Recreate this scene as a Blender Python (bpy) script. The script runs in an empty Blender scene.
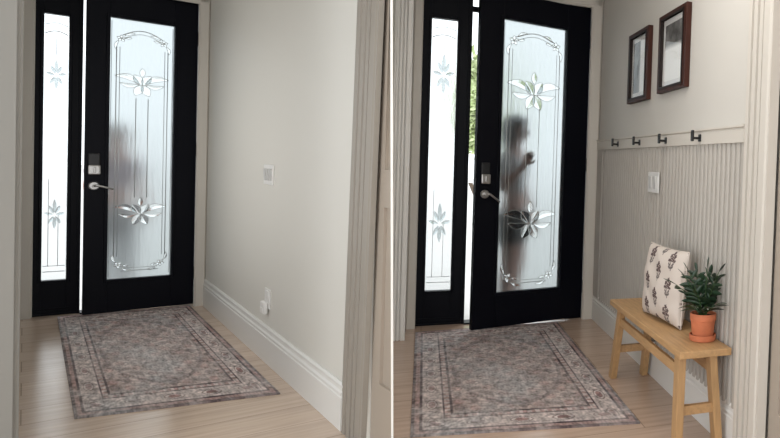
import bpy, bmesh, math, random
from mathutils import Vector, Matrix, noise, geometry
random.seed(7)
sc = bpy.context.scene
COL = sc.collection
PI = math.pi
# ---------------------------------------------------------------- the two hallways (plan angles)
ANG = {'L': 0.82779, 'R': 0.44549, 'W': 0.0}
def W(room, x, y, z=0.0):
    a = ANG[room]; c, s = math.cos(a), math.sin(a)
    return Vector((c*x - s*y, s*x + c*y, z))
# ---------------------------------------------------------------- materials
MATS = {}
def mat(name, col, rough=.6, metal=0.0, noise_amt=0.0, noise_scale=8.0, bump=0.0, bump_scale=60.0, spec=.5, stretch=None):
    m = bpy.data.materials.new(name); m.use_nodes = True
    nt = m.node_tree; b = nt.nodes['Principled BSDF']
    b.inputs['Base Color'].default_value = (*col, 1); b.inputs['Roughness'].default_value = rough
    b.inputs['Metallic'].default_value = metal; b.inputs['Specular IOR Level'].default_value = spec
    tc = nt.nodes.new('ShaderNodeTexCoord'); vec = tc.outputs['Object']
    if stretch:
        mp = nt.nodes.new('ShaderNodeMapping'); mp.inputs['Scale'].default_value = stretch
        nt.links.new(vec, mp.inputs['Vector']); vec = mp.outputs['Vector']
    if noise_amt:
        n = nt.nodes.new('ShaderNodeTexNoise'); n.inputs['Scale'].default_value = noise_scale; n.inputs['Detail'].default_value = 5
        nt.links.new(vec, n.inputs['Vector'])
        r = nt.nodes.new('ShaderNodeValToRGB')
        lo = [max(0, c*(1-noise_amt)) for c in col]; hi = [min(1, c*(1+noise_amt)) for c in col]
        r.color_ramp.elements[0].position = .3; r.color_ramp.elements[1].position = .7
        r.color_ramp.elements[0].color = (*lo, 1); r.color_ramp.elements[1].color = (*hi, 1)
        nt.links.new(n.outputs['Fac'], r.inputs['Fac']); nt.links.new(r.outputs['Color'], b.inputs['Base Color'])
    if bump:
        n2 = nt.nodes.new('ShaderNodeTexNoise'); n2.inputs['Scale'].default_value = bump_scale
        nt.links.new(vec, n2.inputs['Vector'])
        bp = nt.nodes.new('ShaderNodeBump'); bp.inputs['Strength'].default_value = bump; bp.inputs['Distance'].default_value = .01
        nt.links.new(n2.outputs['Fac'], bp.inputs['Height']); nt.links.new(bp.outputs['Normal'], b.inputs['Normal'])
    MATS[name] = m
    return m
def glass(name, col, rough, ior, bump=0.0, bump_scale=30, stretch=(1, 1, .12)):
    m = mat(name, col, rough, bump=bump, bump_scale=bump_scale, stretch=stretch)
    b = m.node_tree.nodes['Principled BSDF']
    b.inputs['Transmission Weight'].default_value = 1.0; b.inputs['IOR'].default_value = ior
    return m
def attr_mat(name, rough, attr='pattern', bump=0.0, bump_scale=300):
    m = mat(name, (1, 1, 1), rough, bump=bump, bump_scale=bump_scale)
    nt = m.node_tree; a = nt.nodes.new('ShaderNodeAttribute'); a.attribute_name = attr
    nt.links.new(a.outputs['Color'], nt.nodes['Principled BSDF'].inputs['Base Color'])
    return m
def floor_mat(name, c1, c2, rough):
    m = mat(name, c1, rough); nt = m.node_tree; b = nt.nodes['Principled BSDF']
    tc = nt.nodes.new('ShaderNodeTexCoord')
    br = nt.nodes.new('ShaderNodeTexBrick'); br.offset = .37
    br.inputs['Scale'].default_value = 1; br.inputs['Brick Width'].default_value = 1.5; br.inputs['Row Height'].default_value = .24
    br.inputs['Mortar Size'].default_value = .0022
    br.inputs['Color1'].default_value = (*c1, 1); br.inputs['Color2'].default_value = (*c2, 1)
    br.inputs['Mortar'].default_value = (c2[0]*.62, c2[1]*.6, c2[2]*.58, 1)
    nt.links.new(tc.outputs['Object'], br.inputs['Vector'])
    mp = nt.nodes.new('ShaderNodeMapping'); mp.inputs['Scale'].default_value = (1.2, 14, 1)
    nt.links.new(tc.outputs['Object'], mp.inputs['Vector'])
    n = nt.nodes.new('ShaderNodeTexNoise'); n.inputs['Scale'].default_value = 2.2; n.inputs['Detail'].default_value = 6
    nt.links.new(mp.outputs['Vector'], n.inputs['Vector'])
    r = nt.nodes.new('ShaderNodeValToRGB'); r.color_ramp.elements[0].position = .3; r.color_ramp.elements[1].position = .72
    r.color_ramp.elements[0].color = (.84, .82, .8, 1); r.color_ramp.elements[1].color = (1.06, 1.05, 1.04, 1)
    nt.links.new(n.outputs['Fac'], r.inputs['Fac'])
    mx = nt.nodes.new('ShaderNodeMix'); mx.data_type = 'RGBA'; mx.blend_type = 'MULTIPLY'; mx.inputs['Factor'].default_value = 1
    nt.links.new(br.outputs['Color'], mx.inputs[6]); nt.links.new(r.outputs['Color'], mx.inputs[7])
    nt.links.new(mx.outputs[2], b.inputs['Base Color'])
    return m
paintL = mat('white wall paint', (.70, .685, .635), .55, bump=.08, bump_scale=180)
paintR = mat('warm white wall paint', (.62, .595, .55), .6, bump=.08, bump_scale=180)
dimTrimL = mat('shade-darkened greige trim paint', (.315, .285, .245), .5)  # greige darkened, so the casing's shade is in the colour
shadeL = mat('shade-toned wall paint', (.245, .236, .214), .55)  # shade on the left return wall and its trim put into the colour
trimW = mat('white baseboard paint', (.78, .77, .74), .38)
trimR = mat('cream trim paint', (.63, .59, .53), .45)
panelR = mat('greige beadboard paint', (.455, .425, .385), .5)
doorP = mat('greige panel door paint', (.40, .34, .28), .5)
partyM = mat('party wall white paint', (.86, .84, .80), .55)
ceilM = mat('ceiling paint', (.80, .79, .76), .8)
black = mat('black door paint', (.0022, .0026, .006), .45, spec=.12)
frost = glass('frosted glass', (.44, .475, .482), .40, 1.27, bump=.5, bump_scale=40)
frost_side = glass('frosted sidelight glass', (.74, .755, .76), .24, 1.2, bump=.4, bump_scale=40)
bevel = glass('bevelled clear glass', (.56, .60, .605), .16, 1.46, bump=0)
lead = mat('silver came', (.62, .65, .65), .35, metal=.6)
nickel = mat('satin nickel', (.52, .51, .50), .32, metal=1)
darkplate = mat('lock keypad', (.012, .012, .014), .4)
plastic = mat('white plastic', (.82, .81, .79), .35)
rockerm = mat('switch rocker plastic', (.58, .575, .56), .35)
slotm = mat('socket slot', (.05, .05, .05), .6)
blackmetal = mat('black iron', (.012, .012, .012), .4, metal=.3)
mahog = mat('mahogany frame', (.045, .013, .008), .5, spec=.25, noise_amt=.4, noise_scale=18, stretch=(1, 1, .2))
darkwood = mat('dark frame lip', (.014, .008, .007), .5, spec=.25)
matboard = mat('mat board', (.74, .73, .72), .7)
oak = mat('honey oak', (.50, .30, .14), .5, noise_amt=.14, noise_scale=5, stretch=(14, 1.6, 14))
oakz = mat('honey oak upright', (.48, .29, .135), .5, noise_amt=.14, noise_scale=5, stretch=(14, 14, 1.6))
terra = mat('terracotta', (.60, .185, .085), .75, noise_amt=.1, noise_scale=20)
soil = mat('potting soil', (.03, .02, .014), .95, noise_amt=.4, noise_scale=60)
leafm = mat('dark green leaf', (.018, .042, .020), .32, noise_amt=.35, noise_scale=25)
stemm = mat('plant stem', (.05, .10, .03), .5)
floorL = floor_mat('pale oak planks', (.66, .52, .415), (.61, .48, .38), .20)
floorR = floor_mat('oak planks', (.58, .43, .335), (.53, .39, .30), .2)
rugm = attr_mat('faded persian wool', .95, bump=.5, bump_scale=420)
cushm = attr_mat('block printed linen', .9, bump=.25, bump_scale=350)
concrete = mat('pale concrete', (.66, .65, .63), .9, noise_amt=.06, noise_scale=3)
foliage = mat('garden leaves', (.58, .66, .38), .6, noise_amt=.4, noise_scale=4)
bark = mat('bark', (.12, .085, .06), .9, noise_amt=.3, noise_scale=12)
skin = mat('skin', (.52, .28, .21), .5)
hairm = mat('dark hair', (.018, .014, .014), .5)
shirtA = mat('pale grey shirt', (.72, .72, .74), .9)
shortsA = mat('charcoal shorts', (.014, .014, .018), .9)
shirtB = mat('mauve shirt', (.40, .34, .38), .9)
shortsB = mat('grey trousers', (.42, .41, .42), .9)
shoem = mat('white shoe', (.6, .6, .6), .7)
eyem = mat('eye', (.05, .04, .035), .2)
lipm = mat('lips', (.42, .16, .14), .5)
brass = mat('door sill metal', (.35, .33, .30), .4, metal=.8)
# ---------------------------------------------------------------- mesh builder
class MB:
    def __init__(s): s.bm = bmesh.new(); s.outlines = []
    def _v(s, pts): return [s.bm.verts.new(p) for p in pts]
    def box(s, a, b, bevel=0.0):
        t = bmesh.new()
        x0, y0, z0 = [min(p, q) for p, q in zip(a, b)]; x1, y1, z1 = [max(p, q) for p, q in zip(a, b)]
        v = [t.verts.new(p) for p in [(x0,y0,z0),(x1,y0,z0),(x1,y1,z0),(x0,y1,z0),(x0,y0,z1),(x1,y0,z1),(x1,y1,z1),(x0,y1,z1)]]
        for f in [(3,2,1,0),(4,5,6,7),(0,1,5,4),(1,2,6,5),(2,3,7,6),(3,0,4,7)]: t.faces.new([v[i] for i in f])
        if bevel: bmesh.ops.bevel(t, geom=t.edges[:], offset=bevel, segments=2, affect='EDGES', profile=.5)
        return s.join(t)
    def hexa(s, lo, hi, bevel=0.0):
        """lo, hi: four points each (counter-clockwise seen from above)"""
        t = bmesh.new(); v = [t.verts.new(p) for p in list(lo) + list(hi)]
        for f in [(3,2,1,0),(4,5,6,7),(0,1,5,4),(1,2,6,5),(2,3,7,6),(3,0,4,7)]: t.faces.new([v[i] for i in f])
        bmesh.ops.recalc_face_normals(t, faces=t.faces[:])
        if bevel: bmesh.ops.bevel(t, geom=t.edges[:], offset=bevel, segments=2, affect='EDGES', profile=.5)
        return s.join(t)
    def join(s, t):
        me = bpy.data.meshes.new('tmp'); t.to_mesh(me); t.free(); s.bm.from_mesh(me); bpy.data.meshes.remove(me); return s
    def sweep(s, prof, origin, ax_u, ax_v, along):
        """closed 2-D profile (u,v) extruded by vector along"""
        o, U, V, A = Vector(origin), Vector(ax_u), Vector(ax_v), Vector(along)
        t = bmesh.new(); a = [t.verts.new(o + U*p[0] + V*p[1]) for p in prof]; b = [t.verts.new(v.co + A) for v in a]
        n = len(a)
        for i in range(n): t.faces.new((a[i], a[(i+1) % n], b[(i+1) % n], b[i]))
        t.faces.new(a[::-1]); t.faces.new(b)
        bmesh.ops.recalc_face_normals(t, faces=t.faces[:])
        return s.join(t)
    def tube(s, pts, r, n=8, caps=True):
        pts = [Vector(p) for p in pts]; rings = []; rr = r if isinstance(r, (list, tuple)) else [r]*len(pts)
        t = bmesh.new(); ref = Vector((0, 0, 1))
        for i, p in enumerate(pts):
            d = (pts[min(i+1, len(pts)-1)] - pts[max(i-1, 0)]).normalized()
            if abs(d.dot(ref)) > .95: ref = Vector((1, 0, 0)) if abs(d.x) < .9 else Vector((0, 1, 0))
            u = (ref - d*ref.dot(d)).normalized(); w = d.cross(u)
            rings.append([t.verts.new(p + (u*math.cos(2*PI*k/n) + w*math.sin(2*PI*k/n))*rr[i]) for k in range(n)])
        for a, b in zip(rings, rings[1:]):
            for k in range(n): t.faces.new((a[k], a[(k+1) % n], b[(k+1) % n], b[k]))
        if caps: t.faces.new(rings[0][::-1]); t.faces.new(rings[-1])
        bmesh.ops.recalc_face_normals(t, faces=t.faces[:])
        return s.join(t)
    def lathe(s, prof, c=(0, 0, 0), n=32, axis='z'):
        t = bmesh.new(); rings = []
        for r, h in prof:
            ring = []
            for k in range(n):
                x, y = r*math.cos(2*PI*k/n), r*math.sin(2*PI*k/n)
                p = (x, y, h) if axis == 'z' else ((x, h, y) if axis == 'y' else (h, x, y))
                ring.append(t.verts.new(Vector(c) + Vector(p)))
            rings.append(ring)
        for a, b in zip(rings, rings[1:]):
            for k in range(n): t.faces.new((a[k], a[(k+1) % n], b[(k+1) % n], b[k]))
        for ring in (rings[0], rings[-1]):
            t.faces.new(ring)
        bmesh.ops.remove_doubles(t, verts=t.verts[:], dist=1e-6)
        bmesh.ops.recalc_face_normals(t, faces=t.faces[:])
        return s.join(t)
    def ball(s, c, r, sub=3):
        t = bmesh.new(); bmesh.ops.create_icosphere(t, subdivisions=sub, radius=1)
        for v in t.verts: v.co = Vector(c) + Vector((v.co.x*r[0], v.co.y*r[1], v.co.z*r[2]))
        return s.join(t)
    def petal(s, base, tip, width, h=.004, side=-1, bend=0.0):
        """a lens-shaped raised bevel lying in the x-z plane, bulging towards y*side"""
        b, t_ = Vector(base), Vector(tip); d = t_ - b; L = d.length; d.normalize(); w = Vector((-d.z, 0, d.x))
        ol, orr = [], []
        for i in range(11):
            f = i/10; wd = width*math.sin(PI*f)**.8*.5 if 0 < f < 1 else .0004
            c = b + d*(L*f) + w*(bend*math.sin(PI*f)*L); p = c + w*wd; q = c - w*wd
            ol.append((p.x, p.z)); orr.append((q.x, q.z))
        s.outlines.append(ol + orr[::-1])
        t = bmesh.new(); n = 10; mid = []; l = []; r = []
        for i in range(n+1):
            f = i/n; wd = width*math.sin(PI*f)**.8*.5 if 0 < f < 1 else .0004
            c = b + d*(L*f) + w*(bend*math.sin(PI*f)*L)
            l.append(t.verts.new(c + w*wd)); r.append(t.verts.new(c - w*wd)); mid.append(t.verts.new(c + Vector((0, side*h*math.sin(PI*min(max(f, .08), .92)), 0))))
        bk = [t.verts.new(m.co*1.0 + Vector((0, -side*.0015 - side*abs(m.co.y - b.y), 0))) for m in mid]
        for i in range(n):
            t.faces.new((l[i], l[i+1], mid[i+1], mid[i])); t.faces.new((mid[i], mid[i+1], r[i+1], r[i]))
            t.faces.new((l[i+1], l[i], bk[i], bk[i+1])); t.faces.new((bk[i+1], bk[i], r[i], r[i+1]))
        bmesh.ops.recalc_face_normals(t, faces=t.faces[:])
        return s.join(t)
    def build(s, name, m, parent=None, smooth=False):
        me = bpy.data.meshes.new(name); s.bm.to_mesh(me); s.bm.free()
        for mm in (m if isinstance(m, (list, tuple)) else [m]): me.materials.append(mm)
        if smooth:
            me.polygons.foreach_set('use_smooth', [True]*len(me.polygons))
        o = bpy.data.objects.new(name, me); COL.objects.link(o)
        if parent: o.parent = parent
        return o
def smooth_by_angle(o, deg=40):
    me = o.data; bm = bmesh.new(); bm.from_mesh(me)
    for f in bm.faces: f.smooth = True
    for e in bm.edges:
        if len(e.link_faces) == 2 and e.calc_face_angle(0) > math.radians(deg): e.smooth = False
    bm.to_mesh(me); bm.free(); return o
def tag(o, label=None, cat=None, group=None, kind=None):
    if label: o['label'] = label
    if cat: o['category'] = cat
    if group: o['group'] = group
    if kind: o['kind'] = kind
    return o
def thing(name, room, loc, label, cat, rz=0.0, group=None, kind=None):
    o = bpy.data.objects.new(name, None); o.empty_display_size = .05; COL.objects.link(o)
    o.location = W(room, *loc); o.rotation_euler = (0, 0, ANG[room] + rz)
    return tag(o, label, cat, group, kind)
def struct(name, mb, m, room, label=None, cat=None):
    o = mb.build(name, m); o.rotation_euler = (0, 0, ANG[room])
    return tag(o, label, cat, None, 'structure')
# ================================================================= SHELL
CZ = 2.62
def ray_floor(px):      # plan direction of the party wall between the two hallways
    a = math.atan((738.79 - px)/657.36); return Vector((-math.sin(a), math.cos(a), 0))
# floors, one per hallway, meeting under the party wall
def slab_poly(pts_world, room, z0, z1):
    m = MB(); a = -ANG[room]; c, s = math.cos(a), math.sin(a)
    t = m.bm
    lo = [t.verts.new((c*p[0]-s*p[1], s*p[0]+c*p[1], z0)) for p in pts_world]
    hi = [t.verts.new((c*p[0]-s*p[1], s*p[0]+c*p[1], z1)) for p in pts_world]
    n = len(lo)
    for i in range(n): t.faces.new((lo[i], lo[(i+1) % n], hi[(i+1) % n], hi[i]))
    t.faces.new(lo[::-1]); t.faces.new(hi); bmesh.ops.recalc_face_normals(t, faces=t.faces[:])
    return m
d0 = ray_floor(391.7)
pL = [(d0*6.2)[:2], (d0*-1.6)[:2], W('L', -1.6, -1.3)[:2], W('L', -1.6, 6.68)[:2], W('L', 1.06, 6.68)[:2]]
pR = [W('R', -.45, 5.26)[:2], W('R', 1.5, 5.26)[:2], W('R', 1.5, -1.6)[:2], (d0*-1.6)[:2], (d0*5.1)[:2]]
struct('floor', slab_poly(pL, 'L', -.1, 0), floorL, 'L', 'pale oak plank floor of the bare hallway', 'floor')
struct('floor', slab_poly(pR, 'R', -.1, 0), floorR, 'R', 'oak plank floor of the hallway with the bench', 'floor')
struct('ceiling', slab_poly(pL, 'L', CZ, CZ+.1), ceilM, 'L', 'white ceiling over the bare hallway', 'ceiling')
struct('ceiling', slab_poly(pR, 'R', CZ, CZ+.1), ceilM, 'R', 'white ceiling over the hallway with the bench', 'ceiling')
# ---- party wall between the hallways (its slim raked end faces us)
def party_pt(px_l, dist, z, k):
    # the end of the party wall rakes very slightly with height (k metres of lean per metre)
    d = ray_floor(px_l); n = Vector((-d.y, d.x, 0))
    return d*dist + n*((z - 1.2)*k) + Vector((0, 0, z))
def build_party():
    m = MB()
    q = lambda px, dist, z: party_pt(px, dist, z, PK)
    lo = [q(389.9, 2.80, 0.0), q(392.1, 2.80, 0.0), q(391.8, 5.02, 0.0), q(385.7, 5.02, 0.0)]
    hi = [q(389.9, 2.80, CZ), q(392.1, 2.80, CZ), q(391.8, 5.02, CZ), q(385.7, 5.02, CZ)]
    m.hexa(lo, hi)
    return m
PK = .0249
struct('wall_middle', build_party(), partyM, 'W', 'slim white end of the wall parting the two hallways', 'wall')
# ---- HALL L walls
m = MB(); m.box((.957, 3.12, 0), (1.06, 6.55, CZ)); m.box((.957, 2.89, 0), (.985, 3.12, CZ))
struct('wall_right', m, paintL, 'L', 'bare white right wall of the empty hallway', 'wall')
m = MB()      # wall around the door opening
m.box((.90, 6.45, 0), (.957, 6.60, CZ)); m.box((-.05, 6.56, 2.42), (.90, 6.66, CZ)); m.box((-.12, 6.58, 0), (.045, 6.68, CZ))
struct('wall_back', m, paintL, 'L', 'wall around the black front door of the empty hallway', 'wall')
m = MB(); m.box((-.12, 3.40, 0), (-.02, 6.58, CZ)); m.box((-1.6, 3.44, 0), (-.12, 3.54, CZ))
struct('wall_left', m, shadeL, 'L', 'shade-coloured wall at the left edge of the empty hallway', 'wall')
def casing_profile(w, t):
    """stepped, fluted casing: (along width, thickness)"""
    return [(0, 0), (0, t*.40), (w*.05, t*.50), (w*.13, t*.50), (w*.15, t*.80), (w*.25, t*.80), (w*.262, t*.28), (w*.318, t*.28), (w*.33, t*.82),
            (w*.46, t*.82), (w*.472, t*.28), (w*.528, t*.28), (w*.54, t*.84), (w*.655, t*.84), (w*.667, t*.30), (w*.723, t*.30), (w*.735, t), (w*.92, t), (w*.95, t*.9), (w, t*.9), (w, 0)]
def plain_profile(w, t):
    return [(0, 0), (0, t*.7), (w*.08, t*.85), (w*.14, t), (w*.86, t), (w*.92, t*.85), (w, t*.7), (w, 0)]
def bb_profile(h, t):
    return [(0, 0), (t, 0), (t, h*.70), (t*.78, h*.72), (t*.78, h*.755), (t*1.0, h*.775), (t*1.0, h*.80), (t*.62, h*.84), (t*.55, h*.90), (t*.72, h*.925), (t*.72, h*.955), (t*.35, h), (0, h)]
m = MB(); m.sweep(bb_profile(.205, .016), (.9565, 3.16, 0), (-1, 0, 0), (0, 0, 1), (0, 3.28, 0))
struct('baseboard_right', m, trimW, 'L', 'tall white moulded baseboard below the bare wall', 'baseboard')
# casing of the side door: leans a touch out of plumb like the one in the photograph
def lean_casing(y0, y1, x, t, lean, room, name, mtl, label, up=CZ):
    m = MB(); pr = casing_profile(y0 - y1, t); n = len(pr); bm = m.bm
    a = [bm.verts.new((x - v, y0 - u + lean*0, 0)) for u, v in pr]; b = [bm.verts.new((x - v, y0 - u - lean, up)) for u, v in pr]
    for i in range(n): bm.faces.new((a[i], a[(i+1) % n], b[(i+1) % n], b[i]))
    bm.faces.new(a[::-1]); bm.faces.new(b); bmesh.ops.recalc_face_normals(bm, faces=bm.faces[:])
    return struct(name, m, mtl, room, label, 'door trim')
lean_casing(3.183, 2.893, .957, .022, .115, 'L', 'trim_1', dimTrimL, 'fluted beige casing at the near end of the bare wall')
def panel_door(room, x, y0, y1, z1, rails, name, label, mtl):
    """panelled side door in the right wall, face towards -x; y0 is the far edge, y1 the near edge"""
    r = thing(name, room, (x, y0, 0), label, 'door', kind='structure')
    w = y0 - y1
    m = MB(); m.box((.012, -w, 0.005), (.045, 0, z1)); m.build('door_core', mtl, r)
    st = .075
    m = MB()
    m.box((0, -st, .005), (.012, 0, z1)); 
    for (za, zb) in rails: m.box((0, -w, za), (.012, -st, zb))
    m.build('stile_and_rail', mtl, r)
    return r
# the bare hallway's side door runs into the raked party wall, so its near edge is scribed to it
def scribe(x, z): return (x*.9423 + .0249*(z - 1.2))/.3348
dr = thing('door_3', 'L', (.957, 2.89, 0), 'beige panelled side door edge beyond the casing of the bare hallway', 'door', kind='structure')
def scribed(m, xa, xb, y0, za, zb, y1=None):
    def ring(z): 
        e0 = max(scribe(xa, z), y1 or 0); e1 = max(scribe(xb, z), y1 or 0)
        return [(xa-.957, e0-2.89, z), (xb-.957, e1-2.89, z), (xb-.957, y0-2.89, z), (xa-.957, y0-2.89, z)]
    m.hexa(ring(za), ring(zb))
m = MB(); scribed(m, .982, .992, 2.889, .005, 1.95); m.build('door_core', doorP, dr)
m = MB(); scribed(m, .970, .9825, 2.889, .005, .29); scribed(m, .970, .9825, 2.889, .29, 1.0, 2.80); scribed(m, .970, .9825, 2.889, 1.0, 1.15); scribed(m, .970, .9825, 2.889, 1.15, 1.95, 2.80)
m.build('stile_and_rail', doorP, dr)
# casing around the front door
m = MB(); m.sweep(plain_profile(.066, .03), (.889, 6.45, 0), (1, 0, 0), (0, -1, 0), (0, 0, 2.42)); m.sweep(plain_profile(.12, .03), (.95, 6.45, 2.303), (0, 0, 1), (0, -1, 0), (-.80, 0, 0))
struct('trim_2', m, trimR, 'L', 'beige casing right of the black door in the bare hallway', 'door trim')
m = MB(); m.sweep(plain_profile(.062, .03), (-.019, 6.58, 0), (1, 0, 0), (0, -1, 0), (0, 0, CZ))
struct('trim_3', m, trimR, 'L', 'beige casing left of the sidelight in the bare hallway', 'door trim')
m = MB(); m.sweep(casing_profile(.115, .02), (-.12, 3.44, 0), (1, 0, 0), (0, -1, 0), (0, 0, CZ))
struct('trim_4', m, shadeL, 'L', 'shade-coloured corner trim at the far left edge of the view', 'door trim')
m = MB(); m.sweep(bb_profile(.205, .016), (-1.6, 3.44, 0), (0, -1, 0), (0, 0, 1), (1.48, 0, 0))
struct('baseboard_left', m, shadeL, 'L', 'low shade-coloured baseboard at the far left edge of the view', 'baseboard')
# ---- HALL R walls
WX = 1.217
m = MB(); m.box((WX, 2.44, 0), (1.33, 5.22, CZ)); m.box((1.25, 1.1, 0), (1.33, 2.44, CZ)); m.box((WX, .9, 0), (1.33, 1.1, CZ)); m.box((WX, 1.1, 2.36), (1.25, 2.24, CZ))
struct('wall_right', m, paintR, 'R', 'warm white right wall above the beadboard with two pictures', 'wall')
m = MB()
m.box((1.133, 5.12, 0), (WX, 5.28, CZ)); m.box((-.13, 5.2, 2.53), (1.133, 5.28, CZ)); m.box((-.24, 5.14, 0), (-.045, 5.26, CZ))
struct('wall_back', m, paintR, 'R', 'wall around the open black door', 'wall')
m = MB(); m.box((-.20, 4.83, 0), (-.098, 5.14, CZ))
struct('wall_left', m, trimR, 'R', 'short cream wall left of the open door', 'wall')
m = MB(); m.sweep(casing_profile(.104, .03), (-.2, 4.83, 0), (1, 0, 0), (0, -1, 0), (0, 0, CZ))
struct('trim_5', m, partyM, 'R', 'cream fluted casing beside the slim dividing wall', 'door trim')
m = MB(); m.sweep(plain_profile(.058, .028), (-.097, 5.14, 0), (1, 0, 0), (0, -1, 0), (0, 0, CZ))
struct('trim_6', m, trimR, 'R', 'cream casing left of the sidelight by the open door', 'door trim')
m = MB(); m.sweep(plain_profile(.084, .03), (1.127, 5.12, 0), (1, 0, 0), (0, -1, 0), (0, 0, 2.53)); m.sweep(plain_profile(.12, .03), (1.20, 5.12, 2.412), (0, 0, 1), (0, -1, 0), (-1.2, 0, 0))
struct('trim_7', m, trimR, 'R', 'cream casing right of the open black door', 'door trim')
# beadboard: flat sheet with half-round beads
m = MB()
pts = []
y = 2.475; pitch = .0505
m.box((1.2150, 2.475, .19), (WX+.01, 5.12, 1.33))
prof = [(0, 0)]
for i in range(49):
    y0 = 2.475 + i*pitch
    if abs(y0 + pitch/2 - 3.56) < pitch/2: continue
    if y0 + pitch > 4.93: break
    m.sweep([(y0+.0075, 1.2155), (y0+.0085, 1.2085), (y0+.0135, 1.2045), (y0+.0205, 1.203), (y0+pitch-.0205, 1.203), (y0+pitch-.0135, 1.2045), (y0+pitch-.0085, 1.2085), (y0+pitch-.0075, 1.2155)], (0, 0, .19), (0, 1, 0), (1, 0, 0), (0, 0, 1.135))
m.box((1.204, 3.545, .19), (1.2152, 3.552, 1.325)); m.box((1.204, 4.94, .19), (1.2152, 5.10, 1.325))
struct('trim_8', m, panelR, 'R', 'greige beadboard panelling on the lower right wall', 'wainscot')
m = MB()
m.sweep([(0, 0), (.021, 0), (.021, .056), (.018, .058), (.018, .062), (.026, .066), (.026, .074), (0, .074)], (WX, 2.475, 1.322), (-1, 0, 0), (0, 0, 1), (0, 2.64, 0))
struct('trim_9', m, trimR, 'R', 'cream hook rail capping the beadboard', 'rail')
m = MB(); m.sweep(bb_profile(.202, .014), (WX, 2.475, 0), (-1, 0, 0), (0, 0, 1), (0, 2.64, 0))
struct('baseboard_right', m, trimW, 'R', 'tall white moulded baseboard behind the bench', 'baseboard')
lean_casing(2.478, 2.222, WX, .044, 0, 'R', 'trim_10', trimR, 'fluted cream casing at the near end of the beadboard wall')
panel_door('R', 1.228, 2.222, 1.1, 2.36, [(.005, .285), (1.0, 1.16), (2.2, 2.36)], 'door_4', 'greige panelled side door at the right edge of the view', doorP)
# ================================================================= FRONT DOORS
def inside(p, poly):
    x, y = p; r = False; n = len(poly)
    for i in range(n):
        (x1, y1), (x2, y2) = poly[i], poly[(i+1) % n]
        if (y1 > y) != (y2 > y) and x < (x2-x1)*(y-y1)/(y2-y1) + x1: r = not r
    return r
def pane_with_openings(x0, x1, z0, z1, ya, yb, outlines):
    """a glass sheet whose openings take the clear bevelled pieces"""
    vs = [Vector(p) for p in ((x0, z0), (x1, z0), (x1, z1), (x0, z1))]; loops = [[0, 1, 2, 3]]
    for o in outlines:
        loops.append(list(range(len(vs), len(vs)+len(o)))); vs += [Vector(p) for p in o]
    ed = [(l[i], l[(i+1) % len(l)]) for l in loops for i in range(len(l))]
    V, E_, F_, *_ = geometry.delaunay_2d_cdt(vs, ed, [], 0, 1e-6)
    m = MB(); bm = m.bm; keep = []
    for f in F_:
        c = ((V[f[0]].x + V[f[1]].x + V[f[2]].x)/3, (V[f[0]].y + V[f[1]].y + V[f[2]].y)/3)
        if x0 < c[0] < x1 and z0 < c[1] < z1 and not any(inside(c, o) for o in outlines): keep.append(f)
    A = [bm.verts.new((v.x, ya, v.y)) for v in V]; B = [bm.verts.new((v.x, yb, v.y)) for v in V]
    cnt = {}
    for f in keep:
        bm.faces.new([A[i] for i in f]); bm.faces.new([B[i] for i in f[::-1]])
        for i in range(len(f)):
            e = (f[i], f[(i+1) % len(f)]); cnt[e] = cnt.get(e, 0) + 1
    for (a, b) in cnt:
        if (b, a) not in cnt: bm.faces.new((A[a], B[a], B[b], A[b]))
    for v in [v for v in bm.verts if not v.link_faces]: bm.verts.remove(v)
    bmesh.ops.recalc_face_normals(bm, faces=bm.faces[:])
    return m
def flower(m, cx, cz, w, y, side, kind='full'):
    """a bevelled flower: side acanthus swoops and four centre petals"""
    P = lambda dx, dz: (cx + dx*w, y, cz + dz*w)
    m.petal(P(0, 0), P(-.30, .46), w*.34, side=side); m.petal(P(0, 0), P(.30, .46), w*.34, side=side)
    m.petal(P(0, 0), P(-.26, -.52), w*.34, side=side); m.petal(P(0, 0), P(.26, -.52), w*.34, side=side)
    m.petal(P(0, .38), P(0, .80), w*.20, side=side)
    m.petal(P(-.10, .05), P(-.98, .34), w*.27, side=side, bend=-.16); m.petal(P(.10, .05), P(.98, .34), w*.27, side=side, bend=.16)
    m.petal(P(-.12, .0), P(-.80, .02), w*.20, side=side, bend=.14); m.petal(P(.12, .0), P(.80, .02), w*.20, side=side, bend=-.14)
def corner_spray(m, cx, cz, w, y, side, sx, sz):
    P = lambda dx, dz: (cx + dx*w*sx, y, cz + dz*w*sz)
    for a in range(5):
        t = a*2*PI/5 + .3
        m.petal(P(0, 0), P(.42*math.cos(t), .42*math.sin(t)), w*.26, side=side)
    m.petal(P(.3, .35), P(1.25, .75), w*.26, side=side, bend=.12*sx*sz); m.petal(P(-.25, -.3), P(-.5, -1.3), w*.26, side=side, bend=-.12*sx*sz)
    m.petal(P(.4, .05), P(.95, .2), w*.22, side=side)
def arc_pts(x0, x1, z0, rise, y, n=14):
    return [(x0 + (x1-x0)*i/n, y, z0 + rise*math.sin(PI*i/n)) for i in range(n+1)]
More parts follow.
